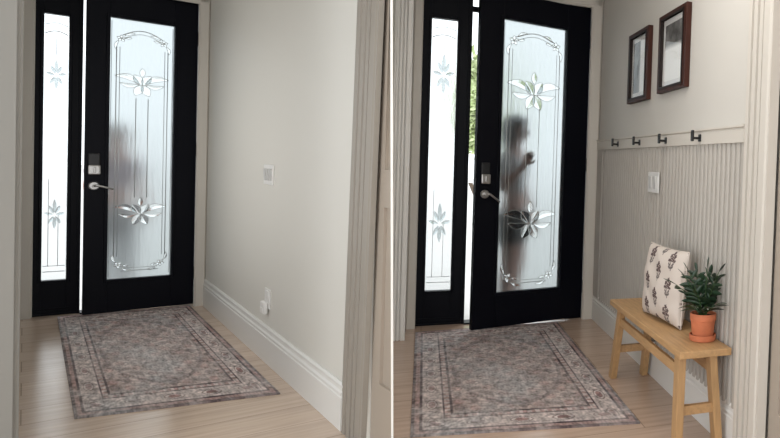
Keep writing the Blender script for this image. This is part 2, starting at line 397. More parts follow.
def front_door(room, hinge, ang, w, h, gx0, gx1, gz0, gz1, name, label, zf1, zf2, lock_u, lock_z, handle_z, drop):
    r = thing(name, room, (*hinge, 0), label, 'door', rz=ang, kind='structure')
    T = .045; zb = .012
    m = MB()
    m.box((-w, 0, zb), (-gx1, T, h), .002); m.box((-gx0, 0, zb), (0, T, h), .002)
    m.box((-gx1, 0, zb), (-gx0, T, gz0), .001); m.box((-gx1, 0, gz1), (-gx0, T, h), .001)
    m.build('door_leaf', black, r)
    # raised moulding around the glass
    m = MB(); e = .02
    for (a, b) in [((-gx1-e, gz0-e), (-gx1, gz1+e)), ((-gx0, gz0-e), (-gx0+e, gz1+e)), ((-gx1, gz0-e), (-gx0, gz0)), ((-gx1, gz1), (-gx0, gz1+e))]:
        m.box((a[0], -.008, a[1]), (b[0], .006, b[1]), .003)
    m.build('glass_moulding', black, r)
    gw = gx1 - gx0; cx = -(gx0+gx1)/2; y = .021
    X = lambda s: cx + s*gw/2
    fl = MB()
    flower(fl, cx, zf1, gw*.43, y, -1); flower(fl, cx, zf2, gw*.43, y, -1)
    for s in (-1, 1):
        corner_spray(fl, X(.66*s), gz1-.140, gw*.17, y, -1, -s, 1); corner_spray(fl, X(.66*s), gz0+.10, gw*.17, y, -1, -s, -1)
    g = pane_with_openings(-gx1-.008, -gx0+.008, gz0-.008, gz1+.008, .018, .026, fl.outlines).build('glass_pane', frost, r); tag(g, 'frosted white glass with an etched floral design')
    # cames and bevels stand on the room side of the pane
    y = .017
    m = MB()
    zt = gz1 - .20
    for s in (-1, 1):
        m.tube([(X(.80*s), y, gz0+.16), (X(.80*s), y, zt)], .0026, 6); m.tube([(X(.70*s), y, gz0+.16), (X(.70*s), y, zt)], .0018, 6)
        m.tube([(X(.19*s), y, zf1-.10), (X(.19*s), y, zf2+.12)], .0024, 6)
        m.tube([(X(.95*s), y, gz0+.02), (X(.95*s), y, gz1-.02)], .0016, 6)
    m.tube(arc_pts(X(-.62), X(.62), gz1-.115, .045, y), .003, 6); m.tube(arc_pts(X(-.60), X(.60), gz1-.14, .045, y), .0018, 6)
    for o in fl.outlines:                     # each bevel is edged with came
        m.tube([(p[0], y, p[1]) for p in o] + [(o[0][0], y, o[0][1])], .0015, 5, caps=False)
    m.tube([(X(-.58), y, gz0+.055), (X(.58), y, gz0+.055)], .0026, 6); m.tube([(X(-.54), y, gz0+.075), (X(.54), y, gz0+.075)], .0018, 6)
    m.build('came', lead, g, smooth=True)
    fl.build('bevel_flower', bevel, g)
    # keypad deadbolt
    dk = MB(); dk.box((-lock_u-.03, -.012, lock_z-.045), (-lock_u+.03, 0, lock_z+.10), .006)
    lk = dk.build('deadbolt', darkplate, r); tag(lk, 'dark keypad deadbolt with a nickel thumb turn')
    dk = MB(); dk.box((-lock_u-.032, -.024, lock_z-.05), (-lock_u+.032, -.010, lock_z+.018), .008); dk.box((-lock_u-.006, -.036, lock_z-.034), (-lock_u+.006, -.022, lock_z+.004), .003)
    dk.build('thumb_turn', nickel, lk)
    # lever handle
    dk = MB(); dk.lathe([(.0, -.014), (.024, -.014), (.030, -.008), (.030, .0)], (-lock_u, 0, handle_z), 24, 'y'); dk.lathe([(.011, -.045), (.011, -.012)], (-lock_u, 0, handle_z), 16, 'y')
    hd = dk.build('handle', nickel, r); smooth_by_angle(hd)
    dk = MB(); L = .095
    dk.tube([(-lock_u-.006, -.042, handle_z), (-lock_u+.02, -.046, handle_z+.002), (-lock_u+.06, -.044, handle_z-drop*.5), (-lock_u+L, -.040, handle_z-drop)], [.0085, .008, .007, .006], 10)
    dk.build('lever', nickel, hd, smooth=True)
    for z in (.25, 1.2, h-.25):
        dk = MB(); dk.lathe([(.008, -.05), (.008, .05)], (.006, -.006, z), 12); dk.build('hinge', blackmetal, r)
    return r
front_door('L', (.892, 6.485), .07124, .607, 2.292, .136, .487, .245, 2.112, 'door_1', 'black front door nearly shut, frosted floral glass, in the bare hallway', 1.653, .712, .561, 1.045, .917, .022)
front_door('R', (1.129, 5.144), .27257, .842, 2.405, .191, .675, .260, 2.215, 'door_2', 'black front door standing ajar with a person behind its frosted glass', 1.70, .75, .778, 1.09, .968, .055)
def sidelight(room, x0, x1, gx0, gx1, gz0, gz1, y, top, name, label, zf1, zf2):
    r = thing(name, room, (x0, y, 0), label, 'window', kind='structure')
    m = MB(); T = .05; a, b = gx0-x0, gx1-x0; w = x1-x0
    m.box((0, 0, .012), (a, T, top), .001); m.box((b, 0, .012), (w, T, top), .001); m.box((a, 0, .012), (b, T, gz0), .001); m.box((a, 0, gz1), (b, T, top), .001)
    m.build('window_frame', black, r)
    m = MB(); e = .018
    for (p, q) in [((a-e, gz0-e), (a, gz1+e)), ((b, gz0-e), (b+e, gz1+e)), ((a, gz0-e), (b, gz0)), ((a, gz1), (b, gz1+e))]: m.box((p[0], -.008, p[1]), (q[0], .006, q[1]), .003)
    m.box((.012, -.005, .035), (w-.03, .004, .05), .002)
    m.build('glass_moulding', black, r)
    m = MB(); m.box((a-.006, .018, gz0-.006), (b+.006, .026, gz1+.006)); g = m.build('glass_pane', frost_side, r); tag(g, 'bright white frosted glass')
    yy = .017; gw = gx1-gx0; cx = (a+b)/2; X = lambda s: cx + s*gw/2
    m = MB()
    m.tube(arc_pts(X(-.92), X(.92), gz1-.075, .018, yy, 8), .0022, 6); m.tube(arc_pts(X(-.92), X(.92), gz1-.135, .022, yy, 8), .003, 6)
    m.tube([(X(-.9), yy, gz0+.06), (X(.9), yy, gz0+.06)], .0025, 6); m.tube([(X(-.9), yy, gz0+.10), (X(.9), yy, gz0+.10)], .002, 6)
    m.tube([(X(0), yy, gz1-.14), (X(0), yy, zf1+.14)], .0014, 6); m.tube([(X(-.5), yy, gz0+.10), (X(-.5), yy, zf2+.25)], .0016, 6)
    m.tube([(X(.3), yy, gz0+.10), (X(.3), yy, zf2)], .0016, 6)
    m.build('came', lead, g, smooth=True)
    m = MB()
    for zf in (zf1, zf2):
        P = lambda dx, dz: (cx + dx*gw, yy, zf + dz*gw)
        for q in ((-.22, .55), (.22, .55), (-.24, -.5), (.24, -.5), (0, .9), (-.42, .12), (.42, .12), (0, -.8)): m.petal(P(q[0]*.15, q[1]*.15), P(*q), gw*.16, side=-1)
    m.build('bevel_flower', bevel, g)
    return r
sidelight('L', .043, .262, .087, .2075, .245, 2.096, 6.605, 2.42, 'window_1', 'narrow bright sidelight left of the nearly shut black door', 1.677, .703)
sidelight('R', -.042, .262, .017, .186, .247, 2.207, 5.20, 2.53, 'window_2', 'narrow bright sidelight left of the open black door', 1.806, .733)
# jambs, mullion post, header and threshold of each doorway
m = MB(); m.box((.262, 6.59, 0), (.2765, 6.68, 2.42)); m.box((.90, 6.535, 0), (.94, 6.66, 2.42)); m.box((.043, 6.57, 2.302), (.94, 6.66, 2.42)); m.box((.2765, 6.54, 0), (.90, 6.66, .010)); m.box((.043, 6.60, 0), (.2765, 6.655, .012))
struct('trim_11', m, black, 'L', 'black door frame post between sidelight and nearly shut door', 'door frame')
m = MB(); m.box((.262, 5.185, 0), (.283, 5.27, 2.53)); m.box((1.133, 5.19, 0), (1.17, 5.27, 2.53)); m.box((-.042, 5.18, 2.412), (1.17, 5.27, 2.53)); m.box((.283, 5.16, 0), (1.133, 5.27, .010)); m.box((-.042, 5.19, 0), (.283, 5.25, .012))
m.box((.283, 5.235, 2.292), (1.133, 5.262, 2.33))
struct('trim_12', m, black, 'R', 'black door frame post between sidelight and open door', 'door frame')
# ================================================================= WALL FITTINGS
sw = thing('light_switch', 'L', (.957, 4.545, 1.072), 'white triple light switch on the bare wall', 'light switch')
m = MB(); m.box((-.007, -.105, -.058), (0, .105, .058), .003); m.build('switch_plate', plastic, sw)
for k in (-1, 0, 1):
    m = MB(); m.hexa([(-.010, k*.058-.020, -.034), (-.006, k*.058-.020, -.034), (-.006, k*.058+.020, -.034), (-.010, k*.058+.020, -.034)], [(-.0165, k*.058-.020, .034), (-.006, k*.058-.020, .034), (-.006, k*.058+.020, .034), (-.0165, k*.058+.020, .034)]); m.build('rocker', rockerm, sw)
sw = thing('light_switch', 'R', (1.204, 3.668, 1.115), 'white double light switch on the greige beadboard', 'light switch')
m = MB(); m.box((-.008, -.095, -.060), (0, .095, .060), .003); m.build('switch_plate', plastic, sw)
for k in (-1, 1):
    m = MB(); m.hexa([(-.012, k*.04-.024, -.036), (-.007, k*.04-.024, -.036), (-.007, k*.04+.024, -.036), (-.012, k*.04+.024, -.036)], [(-.018, k*.04-.024, .036), (-.007, k*.04-.024, .036), (-.007, k*.04+.024, .036), (-.018, k*.04+.024, .036)]); m.build('rocker', rockerm, sw)
ou = thing('wall_outlet', 'L', (.957, 4.515, .362), 'white wall outlet low on the bare wall', 'outlet')
m = MB(); m.box((-.006, -.058, -.055), (0, .058, .055), .002); m.build('outlet_plate', plastic, ou)
m = MB(); m.box((-.009, -.032, .006), (-.005, .032, .044), .001)
for s in (-1, 1): m.box((-.0095, s*.013-.003, .018), (-.0088, s*.013+.003, .034))
m.build('socket', plastic, ou)
pg = thing('night_light', 'L', (.951, 4.535, .312), 'white plug-in night light in the lower socket of the outlet', 'night light')
m = MB(); m.box((-.022, -.048, -.036), (-.001, .036, .030), .005); m.build('plug_body', plastic, pg)
m = MB(); m.box((-.025, -.032, -.028), (-.021, .022, -.002), .0015); m.build('light_lens', ceilM, pg)
# ---- coat hooks on the rail
hook_labels = ['black coat hook nearest the front door', 'second black coat hook from the front door, under the picture nearer the door', 'third black coat hook from the front door, above the white switch', 'black coat hook nearest the wide casing']
def make_hook():
    r = thing('coat_hook', 'R', (1.196, 4.462, 1.356), hook_labels[0], 'hook', group='black coat hooks on the rail')
    m = MB(); m.box((-.006, -.015, -.020), (0, .015, .016), .003); m.build('back_plate', blackmetal, r)
    m = MB(); m.box((-.040, -.007, -.010), (-.004, .007, .002), .003); m.box((-.047, -.012, -.020), (-.035, .012, .034), .004); m.build('peg', blackmetal, r)
    return r
hook0 = make_hook()
def copy_tree(o, parent=None):
    c = o.copy(); COL.objects.link(c)
    if parent: c.parent = parent; c.matrix_parent_inverse = o.matrix_parent_inverse
    for ch in list(o.children): copy_tree(ch, c)
    return c
for i, yy in enumerate((3.955, 3.460, 2.960)):
    h = copy_tree(hook0); h.location = W('R', 1.196, yy, 1.355); h['label'] = hook_labels[i+1]
# ---- pictures
def picture(y_far, y_near, z0, z1, label, seed):
    yc = (y_far+y_near)/2; hw = (y_far-y_near)/2; hh = (z1-z0)/2
    r = thing('picture_frame', 'R', (WX, yc, (z0+z1)/2), label, 'picture', group='framed pictures above the rail')
    D = .03; b = .030; by = .046
    m = MB()
    m.box((-D, -hw, -hh), (0, -hw+by, hh), .003); m.box((-D, hw-by, -hh), (0, hw, hh), .003); m.box((-D, -hw+by, -hh), (0, hw-by, -hh+b), .003); m.box((-D, -hw+by, hh-b), (0, hw-by, hh), .003)
    m.build('frame', mahog, r)
    m = MB(); e = .010
    m.box((-D-.004, -hw+by-e, -hh+b-e), (-.01, -hw+by+.004, hh-b+e)); m.box((-D-.004, hw-by-.004, -hh+b-e), (-.01, hw-by+e, hh-b+e)); m.box((-D-.004, -hw+by, -hh+b-e), (-.01, hw-by, -hh+b)); m.box((-D-.004, -hw+by, hh-b), (-.01, hw-by, hh-b+e))
    m.build('frame_lip', darkwood, r)
    # mat board around the print with its painted reflection
    m = MB(); iw = hw-by; ih = hh-b; ow = iw*.86; oh = ih*.84
    for (a, c) in [((-iw, -ih), (-ow, ih)), ((ow, -ih), (iw, ih)), ((-ow, -ih), (ow, -oh)), ((-ow, oh), (ow, ih))]: m.box((-.014, a[0], a[1]), (-.010, c[0], c[1]))
    m.build('mat_board', matboard, r)
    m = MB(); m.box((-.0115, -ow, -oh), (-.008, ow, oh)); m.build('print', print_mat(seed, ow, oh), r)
    m = MB(); m.box((-.018, -iw, -ih), (-.0155, iw, ih)); g = m.build('glazing', picglass, r); tag(g, 'clear picture glass')
    return r
def clear_glazing():
    m = bpy.data.materials.new('picture glass'); m.use_nodes = True; nt = m.node_tree; nt.nodes.clear()
    o = nt.nodes.new('ShaderNodeOutputMaterial'); mx = nt.nodes.new('ShaderNodeMixShader'); tr = nt.nodes.new('ShaderNodeBsdfTransparent'); gl = nt.nodes.new('ShaderNodeBsdfGlossy'); fr = nt.nodes.new('ShaderNodeFresnel')
    gl.inputs['Roughness'].default_value = .03; fr.inputs['IOR'].default_value = 1.5
    ge = nt.nodes.new('ShaderNodeNewGeometry'); inv = nt.nodes.new('ShaderNodeMath'); inv.operation = 'SUBTRACT'; inv.inputs[0].default_value = 1; nt.links.new(ge.outputs['Backfacing'], inv.inputs[1])
    mu = nt.nodes.new('ShaderNodeMath'); mu.operation = 'MULTIPLY'; nt.links.new(fr.outputs[0], mu.inputs[0]); nt.links.new(inv.outputs[0], mu.inputs[1])
    nt.links.new(mu.outputs[0], mx.inputs[0]); nt.links.new(tr.outputs[0], mx.inputs[1]); nt.links.new(gl.outputs[0], mx.inputs[2]); nt.links.new(mx.outputs[0], o.inputs[0])
    return m
picglass = clear_glazing()
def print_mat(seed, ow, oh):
    """dark at left or top; pale rest paints in the reflected door glass"""
    m = mat('print with painted reflection %d' % seed, (.25, .24, .23), .6); nt = m.node_tree
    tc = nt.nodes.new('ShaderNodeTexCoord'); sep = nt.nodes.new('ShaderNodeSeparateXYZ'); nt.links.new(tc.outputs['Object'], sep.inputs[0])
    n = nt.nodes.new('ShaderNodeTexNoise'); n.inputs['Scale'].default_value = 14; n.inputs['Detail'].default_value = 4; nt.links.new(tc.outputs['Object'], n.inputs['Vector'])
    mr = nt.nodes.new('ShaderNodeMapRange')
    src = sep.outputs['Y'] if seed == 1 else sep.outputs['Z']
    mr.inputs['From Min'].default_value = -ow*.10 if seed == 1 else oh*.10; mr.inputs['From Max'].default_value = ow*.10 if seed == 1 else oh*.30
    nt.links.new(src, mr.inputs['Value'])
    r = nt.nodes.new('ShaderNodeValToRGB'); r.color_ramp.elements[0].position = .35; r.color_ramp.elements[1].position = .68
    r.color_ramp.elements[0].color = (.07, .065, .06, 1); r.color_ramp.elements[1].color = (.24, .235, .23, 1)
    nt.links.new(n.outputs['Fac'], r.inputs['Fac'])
    mx = nt.nodes.new('ShaderNodeMix'); mx.data_type = 'RGBA'; mx.inputs[6].default_value = (.90, .90, .88, 1)  # pale tone carries the door glass reflection in its colour
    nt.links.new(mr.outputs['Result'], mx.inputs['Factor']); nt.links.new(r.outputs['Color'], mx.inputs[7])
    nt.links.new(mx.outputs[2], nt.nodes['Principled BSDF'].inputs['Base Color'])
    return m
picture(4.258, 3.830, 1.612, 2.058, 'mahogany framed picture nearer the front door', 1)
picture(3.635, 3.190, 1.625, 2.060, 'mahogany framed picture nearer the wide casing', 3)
# ================================================================= RUG
def rug_color(u, v, aspect):
    """u across 0..1, v along 0..1; real-world proportions for the motifs through aspect"""
    x = min(u, 1-u); yv = min(v, 1-v)
    du = x; dv = yv*aspect*1.0
    e = min(du, dv)                       # distance to the edge in rug widths
    n1 = noise.noise(Vector((u*6, v*6*aspect, .3))); n2 = noise.noise(Vector((u*38, v*38*aspect, 1.7))); n3 = noise.noise(Vector((u*95, v*60*aspect, 4.1)))
    n4 = noise.noise(Vector((u*17, v*17*aspect, 8.2)))
    base = Vector((.270, .205, .188)); dark = Vector((.055, .036, .042)); pale = Vector((.54, .48, .46)); rose = Vector((.33, .20, .185)); blue = Vector((.20, .205, .215))
    c = base.copy()
    along = (v*aspect if du < dv else u)
    across = e
    if e < .016: c = dark.lerp(base, .25)
    elif e < .036: c = rose.lerp(base, .5)
    elif e < .047: c = dark
    elif e < .138:
        # main border: palmettes and vines
        k = along*5.2; f = k - math.floor(k) - .5; g = (across - .091)/.047
        d = math.hypot(f*1.0*1.8, g*.9)
        c = pale.lerp(base, .35)
        if d < .30: c = rose.lerp(dark, .3)
        elif d < .42: c = pale.lerp(base, .2)
        elif d < .50: c = dark.lerp(base, .6)
        if abs(g - .62*math.sin(k*2*PI)) < .16: c = c.lerp(dark, .33)
    elif e < .150: c = dark
    elif e < .172:
        k = along*26; c = base.lerp(rose, .6) if (k % 1) < .5 else pale.lerp(base, .4)
    elif e < .184: c = dark
    else:
        # field: lattice of worn flowers around a pale medallion
        X = (u-.5)*9; Yv = (v-.5)*9*aspect
        a = math.sin(X*2.1 + math.sin(Yv*1.3))*math.sin(Yv*2.1 + math.sin(X*1.3))
        b = math.sin(X*4.7+1)*math.sin(Yv*4.7)
        c = base.lerp(pale, max(0, min(1, .25 + .30*a)))
        if b > .45: c = c.lerp(rose, .6)
        if b < -.5: c = c.lerp(dark, .5)
        r = math.hypot((u-.5)/.30, (v-.5)/.33)
        if r < 1: c = c.lerp(blue.lerp(pale, .5), .28)
        if .94 < r < 1.0: c = c.lerp(dark, .4)
    n5 = noise.noise(Vector((u*3.1 + 5, v*3.1*aspect, 2.2))); n6 = noise.noise(Vector((u*24, v*170, 6.6)))
    wear = max(0, min(1, .40 + .9*n1 + .45*n4))
    c = c.lerp(pale*.72 + base*.28, wear*.55)
    c = c.lerp(Vector((.40, .41, .42)), max(0, min(1, 1.6*n5 + .5*n4))*.55)
    c = c.lerp(blue, max(0, n4)*.3)
    c = c * (1.30 * (1.0 + .50*n2 + .50*n3 + .30*n6))
    return (max(.01, c.x), max(.01, c.y), max(.01, c.z), 1)
def rug_mesh(nu, nv, aspect):
    bm = bmesh.new(); T = .007
    vs = [[bm.verts.new((i/nu - .5, j/nv - .5, T*(1 + .12*noise.noise(Vector((i*.1, j*.1, 0)))))) for j in range(nv+1)] for i in range(nu+1)]
    for i in range(nu):
        for j in range(nv): bm.faces.new((vs[i][j], vs[i+1][j], vs[i+1][j+1], vs[i][j+1]))
    # sides
    ring = [vs[i][0] for i in range(nu+1)] + [vs[nu][j] for j in range(1, nv+1)] + [vs[i][nv] for i in range(nu-1, -1, -1)] + [vs[0][j] for j in range(nv-1, 0, -1)]
    lo = [bm.verts.new((v.co.x, v.co.y, .0005)) for v in ring]; n = len(ring)
    for i in range(n): bm.faces.new((ring[(i+1) % n], ring[i], lo[i], lo[(i+1) % n]))
    bm.faces.new(lo[::-1])
    lay = bm.loops.layers.float_color.new('pattern'); cache = {}
    for f in bm.faces:
        for l in f.loops:
            k = (round(l.vert.co.x, 5), round(l.vert.co.y, 5))
            if k not in cache: cache[k] = rug_color(k[0]+.5, k[1]+.5, aspect)
            l[lay] = cache[k]
    me = bpy.data.meshes.new('entry_rug'); bm.to_mesh(me); bm.free(); me.materials.append(rugm); return me
rug_proto = rug_mesh(240, 340, 1.42)
def rug(room, corners, label):
    """corners: far-left, far-right, near-right, near-left; a hand-woven rug is never quite square"""
    xc = sum(c[0] for c in corners)/4; yc = sum(c[1] for c in corners)/4
    me = rug_proto.copy(); fl_, fr, nr, nl = [Vector((c[0]-xc, c[1]-yc)) for c in corners]
    for v in me.vertices:
        u, t = v.co.x + .5, v.co.y + .5
        p = (nl*(1-u) + nr*u)*(1-t) + (fl_*(1-u) + fr*u)*t
        v.co.x, v.co.y = p.x, p.y
    o = bpy.data.objects.new('entry_rug', me); COL.objects.link(o)
    o.location = W(room, xc, yc, 0); o.rotation_euler = (0, 0, ANG[room])
    return tag(o, label, 'rug', 'faded mauve entry rugs')
rug('L', [(.165, 6.50), (.867, 6.46), (.872, 3.84), (.159, 4.03)], 'faded mauve persian style rug on the floor of the empty hallway')
rug('R', [(-.034, 4.99), (.931, 5.04), (.937, 2.93), (-.030, 3.11)], 'faded mauve persian style rug beside the wooden bench')
# ================================================================= BENCH
def bench():
    r = thing('wooden_bench', 'R', (1.08, 3.085, 0), 'honey oak bench with splayed legs along the beadboard wall', 'bench')
    zt = .445; th = .031
    x0, x1, y0, y1 = -.116, .119, -.570, .572
    m = MB(); m.box((x0, y0, zt-th), (x1, y1, zt), .004); m.build('seat', oak, r)
    feet = {}
    for sy, yt, yf in ((-1, -.512, -.515), (1, .405, .555)):
        for sx, xt, xf in ((-1, -.092, -.096 if sy < 0 else -.090), (1, .048 if sy < 0 else .070, .092)):
            a = .017; b = .028
            m = MB()
            lo = [(xf-a, yf-b, 0), (xf+a, yf-b, 0), (xf+a, yf+b, 0), (xf-a, yf+b, 0)]
            hi = [(xt-a, yt-b, zt-th+.001), (xt+a, yt-b, zt-th+.001), (xt+a, yt+b, zt-th+.001), (xt-a, yt+b, zt-th+.001)]
            m.hexa(lo, hi, .003); m.build('leg', oakz, r)
            feet[(sx, sy)] = ((xf, yf), (xt, yt))
    def at(sx, sy, z):
        (xf, yf), (xt, yt) = feet[(sx, sy)]; f = z/(zt-th); return xf + (xt-xf)*f, yf + (yt-yf)*f
    for sy in (-1, 1):
        z = .181
        xa, ya = at(-1, sy, z); xb, yb = at(1, sy, z)
        m = MB(); m.box((xa+.010, ya-.012, z-.020), (xb-.010, ya+.012, z+.020), .002); m.build('stretcher', oak, r)
    for sx in (-1,):
        z = .350
        xa, ya = at(sx, -1, z); xb, yb = at(sx, 1, z)
        m = MB(); m.hexa([(xa-.008, ya, z-.022), (xa+.010, ya, z-.022), (xb+.010, yb, z-.022), (xb-.008, yb, z-.022)], [(xa-.008, ya, z+.022), (xa+.010, ya, z+.022), (xb+.010, yb, z+.022), (xb-.008, yb, z+.022)], .002); m.build('apron', oak, r)
    z = .350
    xa, ya = at(1, -1, z); xb, yb = at(1, 1, z)
    m = MB(); m.hexa([(xa-.010, ya, z-.022), (xa+.008, ya, z-.022), (xb+.008, yb, z-.022), (xb-.010, yb, z-.022)], [(xa-.010, ya, z+.022), (xa+.008, ya, z+.022), (xb+.008, yb, z+.022), (xb-.010, yb, z+.022)], .002); m.build('apron', oak, r)
    return r
bench()
# ================================================================= CUSHION
def sprig(u, v):
    """block-printed flower sprig around (0,0), about one unit tall: 1 = brown, 2 = grey green, 0 = none"""
    for cx, cy, rr in ((0, .40, .15), (-.20, .24, .14), (.20, .24, .14), (-.12, .02, .12), (.14, .04, .12), (.0, .16, .12), (-.27, .02, .09), (.28, .0, .09)):
        d = math.hypot(u-cx, v-cy)
        if d < rr:
            a = math.atan2(v-cy, u-cx)
            if d < rr*(.82 + .18*math.cos(5*a)): return 2 if .30*rr < d < .45*rr else 1
    if abs(u - .03*math.sin(v*9)) < .030 and -.55 < v < .2: return 2
    for cx, cy, t in ((-.15, -.20, .8), (.16, -.18, -.8), (-.12, -.36, 1.0), (.13, -.34, -1.0)):
        du, dv = u-cx, v-cy; c, s = math.cos(t), math.sin(t)
        a, b = du*c + dv*s, -du*s + dv*c
        if (a/.06)**2 + (b/.12)**2 < 1: return 2
    return 0
def cushion():
    r = thing('throw_cushion', 'R', (1.066, 3.075, .445), 'cream cushion with brown block-printed flowers, upright on the bench', 'cushion')
    N = 150; HW, HH, T = .218, .180, .056
    bm = bmesh.new(); lay = bm.loops.layers.float_color.new('pattern')
    cream = (.66, .585, .525); brown = (.085, .042, .042); green = (.15, .125, .12)
    def shape(u, v, side):
        ed = (1-u*u)*(1-v*v); k = max(0, ed)**.36
        pin = 1 - .05*(1-abs(v)**2)*(abs(u)**3); pinv = 1 - .05*(1-abs(u)**2)*(abs(v)**3)
        w = .012*noise.noise(Vector((u*2.2, v*2.2, 3+side)))*k
        return Vector((side*(T*k + w), u*HW*pin, v*HH*pinv))
    for side in (-1, 1):
        g = [[bm.verts.new(shape(2*i/N-1, 2*j/N-1, side)) for j in range(N+1)] for i in range(N+1)]
        for i in range(N):
            for j in range(N):
                q = [g[i][j], g[i+1][j], g[i+1][j+1], g[i][j+1]]
                f = bm.faces.new(q if side > 0 else q[::-1])
                for l in f.loops:
                    y, z = l.vert.co.y, l.vert.co.z
                    cw, ch = .112, .128
                    col = 0
                    yy = y/cw + .1; col_i = math.floor(yy + .5); fy = yy - col_i
                    zz = z/ch + (.5 if col_i % 2 else 0); fz = zz - math.floor(zz) - .5
                    col = sprig(-fy*1.30, fz*1.42 + .02)
                    l[lay] = (*((cream, brown, green)[col]), 1)
    bmesh.ops.remove_doubles(bm, verts=bm.verts[:], dist=.0008)
    bmesh.ops.recalc_face_normals(bm, faces=bm.faces[:])
    for f in bm.faces: f.smooth = True
    me = bpy.data.meshes.new('cover'); bm.to_mesh(me); bm.free(); me.materials.append(cushm)
    o = bpy.data.objects.new('cover', me); COL.objects.link(o); o.parent = r
    tilt = Matrix.Rotation(math.radians(5.0), 4, 'Y') 
    o.matrix_local = Matrix.Translation((.020, 0, HH + .006)) @ Matrix.Rotation(math.radians(6.0), 4, 'Z') @ tilt
    # piped seam round the edge
    m = MB(); pts = []
    for k in range(120):
        t = k/120*4; s = int(t); f = t - s; a = 2*f-1
        u, v = [(a, -1), (1, a), (-a, 1), (-1, -a)][s]
        p = shape(u*.999, v*.999, 1); pts.append((0, p.y, p.z))
    m.tube(pts + pts[:2], .0035, 6); s_ = m.build('seam', attr_piping, o, smooth=True)
    return r
attr_piping = mat('cushion seam', (.62, .55, .49), .9)
cushion()
# ================================================================= POTTED PLANT
def plant():
    r = thing('potted_plant', 'R', (1.130, 2.680, .445), 'dark green leafy plant in a terracotta pot on the near end of the bench', 'plant')
    m = MB(); m.lathe([(.0, .0005), (.054, .0005), (.058, .004), (.060, .026), (.058, .028), (.054, .026), (.052, .008), (.0, .008)], (0, 0, 0), 40); smooth_by_angle(m.build('saucer', terra, r))
    m = MB(); m.lathe([(.0, .009), (.044, .009), (.047, .012), (.0545, .088), (.057, .089), (.0585, .092), (.0585, .118), (.056, .121), (.052, .121), (.050, .105), (.0, .102)], (0, 0, 0), 40); smooth_by_angle(m.build('pot', terra, r))
    m = MB(); m.lathe([(.0, .108), (.03, .109), (.0505, .106), (.0505, .100), (.0, .100)], (0, 0, 0), 24); m.build('soil', soil, r)
    rnd = random.Random(11)
    stems = []
    for i in range(11):
        a = i*2.399 + rnd.uniform(-.3, .3); rad = rnd.uniform(.03, .085); hgt = rnd.uniform(.10, .215)
        if i < 3: rad *= .4; hgt = .18 + .02*i
        stems.append((a, rad, hgt))
    stems += [(-1.35, .125, .085), (-2.5, .11, .07), (2.7, .115, .14)]
    for a, rad, hgt in stems:
        ca, sa = math.cos(a), math.sin(a)
        if ca > 0: ca *= .55                       # the wall is close on that side
        P = lambda t: Vector((ca*(.016 + rad*t**1.5), sa*(.016 + rad*t**1.5), .105 + hgt*(t*1.18 - .18*t*t)))
        m = MB(); m.tube([P(t/8) for t in range(9)], [.0032*(1 - .6*t/8) for t in range(9)], 6); st = m.build('stem', stemm, r, smooth=True)
        m = MB(); n = 5
        for k in range(1, n+1):
            t = .12 + .88*k/n; p = P(t); d = (P(min(1, t+.02)) - P(t-.05)).normalized()
            for sd in ((-1, 1) if k < n else (0,)):
                side = d.cross(Vector((0, 0, 1)) if abs(d.z) < .9 else Vector((-sa, ca, 0))).normalized()
                if sd: dirv = (side*sd*.8 + d*.75 + Vector((0, 0, rnd.uniform(-.25, .15)))).normalized()
                else: dirv = d
                L = rnd.uniform(.058, .088)*(1 - .2*t) ; wd = L*.30
                up = dirv.cross(side if sd == 0 else d).normalized(); wv = dirv.cross(up).normalized()
                q = 6; row = []
                for j in range(q+1):
                    f = j/q; c = p + dirv*(L*f) + Vector((0, 0, -.22*L*f*f)); wq = wd*.5*(math.sin(PI*min(1, f*.92+.06))**.75) if j < q else .0003
                    row.append((c - wv*wq + up*wq*.25, c, c + wv*wq + up*wq*.25, ))
                bm = m.bm; vv = [[bm.verts.new(x) for x in rr] for rr in row]; ww = [[bm.verts.new(x + up*-.0007) for x in rr] for rr in row]
                for j in range(q):
                    for s2 in (0, 1):
                        bm.faces.new((vv[j][s2], vv[j][s2+1], vv[j+1][s2+1], vv[j+1][s2])); bm.faces.new((ww[j][s2+1], ww[j][s2], ww[j+1][s2], ww[j+1][s2+1]))
                    bm.faces.new((vv[j][0], vv[j+1][0], ww[j+1][0], ww[j][0])); bm.faces.new((vv[j+1][2], vv[j][2], ww[j][2], ww[j+1][2]))
        m.build('leaf_spray', leafm, st, smooth=True)
    return r
plant()
# ================================================================= PEOPLE OUTSIDE THE DOORS
def skin_obj(name, pts, edges, radii, m, parent, sub=2, root=0):
    me = bpy.data.meshes.new(name); me.from_pydata([Vector(p) for p in pts], edges, [])
    o = bpy.data.objects.new(name, me); COL.objects.link(o); o.parent = parent
    sk = o.modifiers.new('skin', 'SKIN'); sk.use_smooth_shade = True; sk.branch_smoothing = .4
    lay = me.skin_vertices[0] if me.skin_vertices else None
    if lay is None:
        bm = bmesh.new(); bm.from_mesh(me); bm.verts.layers.skin.verify(); bm.to_mesh(me); bm.free(); lay = me.skin_vertices[0]
    for i, rr in enumerate(radii):
        lay.data[i].radius = (rr, rr) if not isinstance(rr, tuple) else rr
        lay.data[i].use_root = (i == root)
    ss = o.modifiers.new('sub', 'SUBSURF'); ss.levels = sub; ss.render_levels = sub
    dg = bpy.context.evaluated_depsgraph_get(); baked = bpy.data.meshes.new_from_object(o.evaluated_get(dg))
    o.modifiers.clear(); o.data = baked; bpy.data.meshes.remove(me); baked.name = name
    baked.materials.clear(); baked.materials.append(m)
    baked.polygons.foreach_set('use_smooth', [True]*len(baked.polygons))
    return o
